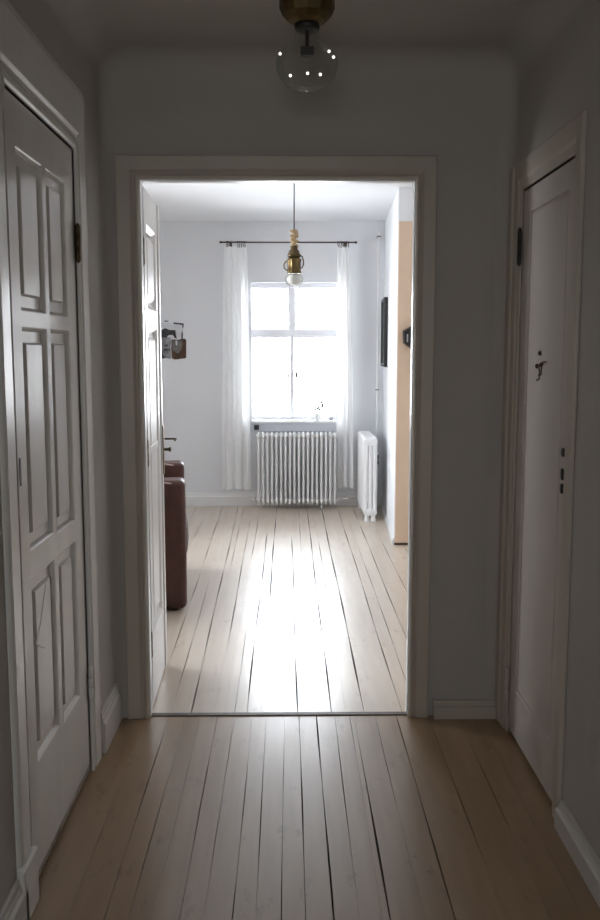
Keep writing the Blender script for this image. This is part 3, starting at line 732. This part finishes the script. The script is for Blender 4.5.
for s_ in (-1, 1):
    bm = bmesh.new(); pts = []
    if s_ < 0:
        pts = [(-.034, 0, zz(1.882)), (-.046, 0, zz(1.878)), (-.056, 0, zz(1.862)), (-.055, 0, zz(1.845)), (-.045, 0, zz(1.834)), (-.034, 0, zz(1.832))]
    else:
        pts = [(.034, 0, zz(1.912)), (.044, 0, zz(1.905)), (.051, 0, zz(1.882)), (.051, 0, zz(1.862)), (.043, 0, zz(1.846)), (.034, 0, zz(1.842))]
    tube(bm, pts, .0036, 8); obj('side_loop', bm, M['brass'], pn, smooth=True)
bm = bmesh.new(); lathe(bm, [(.024, zz(1.815)), (.036, zz(1.812)), (.047, zz(1.797)), (.050, zz(1.783)), (.047, zz(1.765)), (.036, zz(1.750)), (.02, zz(1.742)), (0, zz(1.740))], n=32)
b_ = obj('bulb', bm, M['bulb2'], pn, smooth=True)
bm = bmesh.new(); lathe(bm, [(0, zz(1.813)), (.020, zz(1.811)), (.036, zz(1.797)), (.039, zz(1.783)), (.034, zz(1.766)), (.018, zz(1.755)), (0, zz(1.753))], n=24); obj('inner_globe', bm, M['frost'], b_, smooth=True)

# ------------------------------------------------------------------ brass ceiling lamp in the hall
hx, hy = .056, 2.7
cl_ = tag(root('ceiling_lamp', (hx, hy, HC)), 'hall ceiling lamp with brass mount and clear pear-shaped glass bulb', 'ceiling lamp')
zh = lambda z: z - HC
bm = bmesh.new(); lathe(bm, [(0, -.0005), (.072, -.001), (.078, zh(2.43)), (.079, zh(2.375)), (.079, zh(2.365)), (.070, zh(2.345)), (.055, zh(2.330)), (.040, zh(2.322)), (0, zh(2.322))], n=12); obj('brass_mount', bm, M['brass'], cl_, bevel=.003)
bm = bmesh.new(); lathe(bm, [(0, zh(2.325)), (.036, zh(2.325)), (.036, zh(2.31)), (.031, zh(2.305)), (0, zh(2.305))], n=32); obj('lamp_holder', bm, M['black'], cl_, smooth=True)
prof = [(.0335, zh(2.307)), (.034, zh(2.292)), (.041, zh(2.277)), (.058, zh(2.262)), (.076, zh(2.247)), (.087, zh(2.230)), (.090, zh(2.215)), (.087, zh(2.195)), (.078, zh(2.175)), (.062, zh(2.158)), (.040, zh(2.145)), (.018, zh(2.1405)), (0, zh(2.140))]
bm = bmesh.new(); lathe(bm, prof, n=48)
gb = obj('glass_bulb', bm, M['bulb'], cl_, smooth=True)
bm = bmesh.new(); box(bm, -.019, .019, -.012, .012, zh(2.236), zh(2.260)); tube(bm, [(0, 0, zh(2.262)), (0, 0, zh(2.28)), (0, 0, zh(2.306))], .006, 8)
obj('led_module', bm, M['black'], gb, bevel=.002)
def sph(bm, c, r):
    bmesh.ops.create_uvsphere(bm, u_segments=12, v_segments=8, radius=r, matrix=Matrix.Translation(c))
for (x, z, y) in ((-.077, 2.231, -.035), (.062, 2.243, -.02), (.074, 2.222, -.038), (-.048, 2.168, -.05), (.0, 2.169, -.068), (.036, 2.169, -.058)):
    bm = bmesh.new(); sph(bm, (x, y, zh(z)), .0042); obj('led_point', bm, M['led'], gb, smooth=True)  # glowing dots put where reflections glint on the globe

# ------------------------------------------------------------------ light: overcast daylight through the windows
w = bpy.data.worlds.new('sky'); sc.world = w; w.use_nodes = True
nt = w.node_tree; bg = nt.nodes['Background']
tc = nt.nodes.new('ShaderNodeTexCoord'); sx = nt.nodes.new('ShaderNodeSeparateXYZ'); rp_ = nt.nodes.new('ShaderNodeValToRGB')
nt.links.new(tc.outputs['Generated'], sx.inputs[0]); nt.links.new(sx.outputs['Z'], rp_.inputs[0]); nt.links.new(rp_.outputs[0], bg.inputs['Color'])
rp_.color_ramp.elements[0].position = 0; rp_.color_ramp.elements[0].color = (.80, .83, .86, 1)
rp_.color_ramp.elements[1].position = .5; rp_.color_ramp.elements[1].color = (.84, .92, 1.0, 1)
bg.inputs['Strength'].default_value = 17.0
def portal(loc, rot, sx_, sy_):
    l = bpy.data.lights.new('window_portal', 'AREA'); l.shape = 'RECTANGLE'; l.size = sx_; l.size_y = sy_; l.cycles.is_portal = True
    o = bpy.data.objects.new('window_portal', l); COL.objects.link(o); o.location = loc; o.rotation_euler = rot
portal(((WX0 + WX1) / 2, RB + .24, (WZ0 + WZ1) / 2), (-PI / 2, 0, 0), WX1 - WX0, WZ1 - WZ0)
portal((RL - .14, (LWY0 + LWY1) / 2, (LWZ0 + LWZ1) / 2), (0, -PI / 2, 0), LWZ1 - LWZ0, LWY1 - LWY0)
portal(((RWX0 + RWX1) / 2, HB - .14, (RWZ0 + RWZ1) / 2), (PI / 2, 0, 0), RWX1 - RWX0, RWZ1 - RWZ0)

# ------------------------------------------------------------------ camera
f, cyp, vx, vy = 900., 460., 288., 350.
pitch = math.atan((cyp - vy) / f); yaw = math.atan((300 - vx) / f * math.cos(pitch))
cam = bpy.data.cameras.new('camera'); co = bpy.data.objects.new('camera', cam); COL.objects.link(co)
co.location = (0, 0, 1.4); co.rotation_euler = (PI / 2 - pitch, 0, -yaw)
cam.sensor_fit = 'HORIZONTAL'; cam.sensor_width = 36; cam.lens = 36 * f / 600; cam.clip_start = .05
sc.camera = co
sc.view_settings.view_transform = 'Standard'; sc.view_settings.look = 'None'; sc.view_settings.gamma = 1
sc.view_settings.use_curve_mapping = False
sc.view_settings.exposure = .55
sc.cycles.max_bounces = 14; sc.cycles.diffuse_bounces = 8; sc.cycles.glossy_bounces = 6; sc.cycles.transparent_max_bounces = 24
sc.cycles.caustics_reflective = True
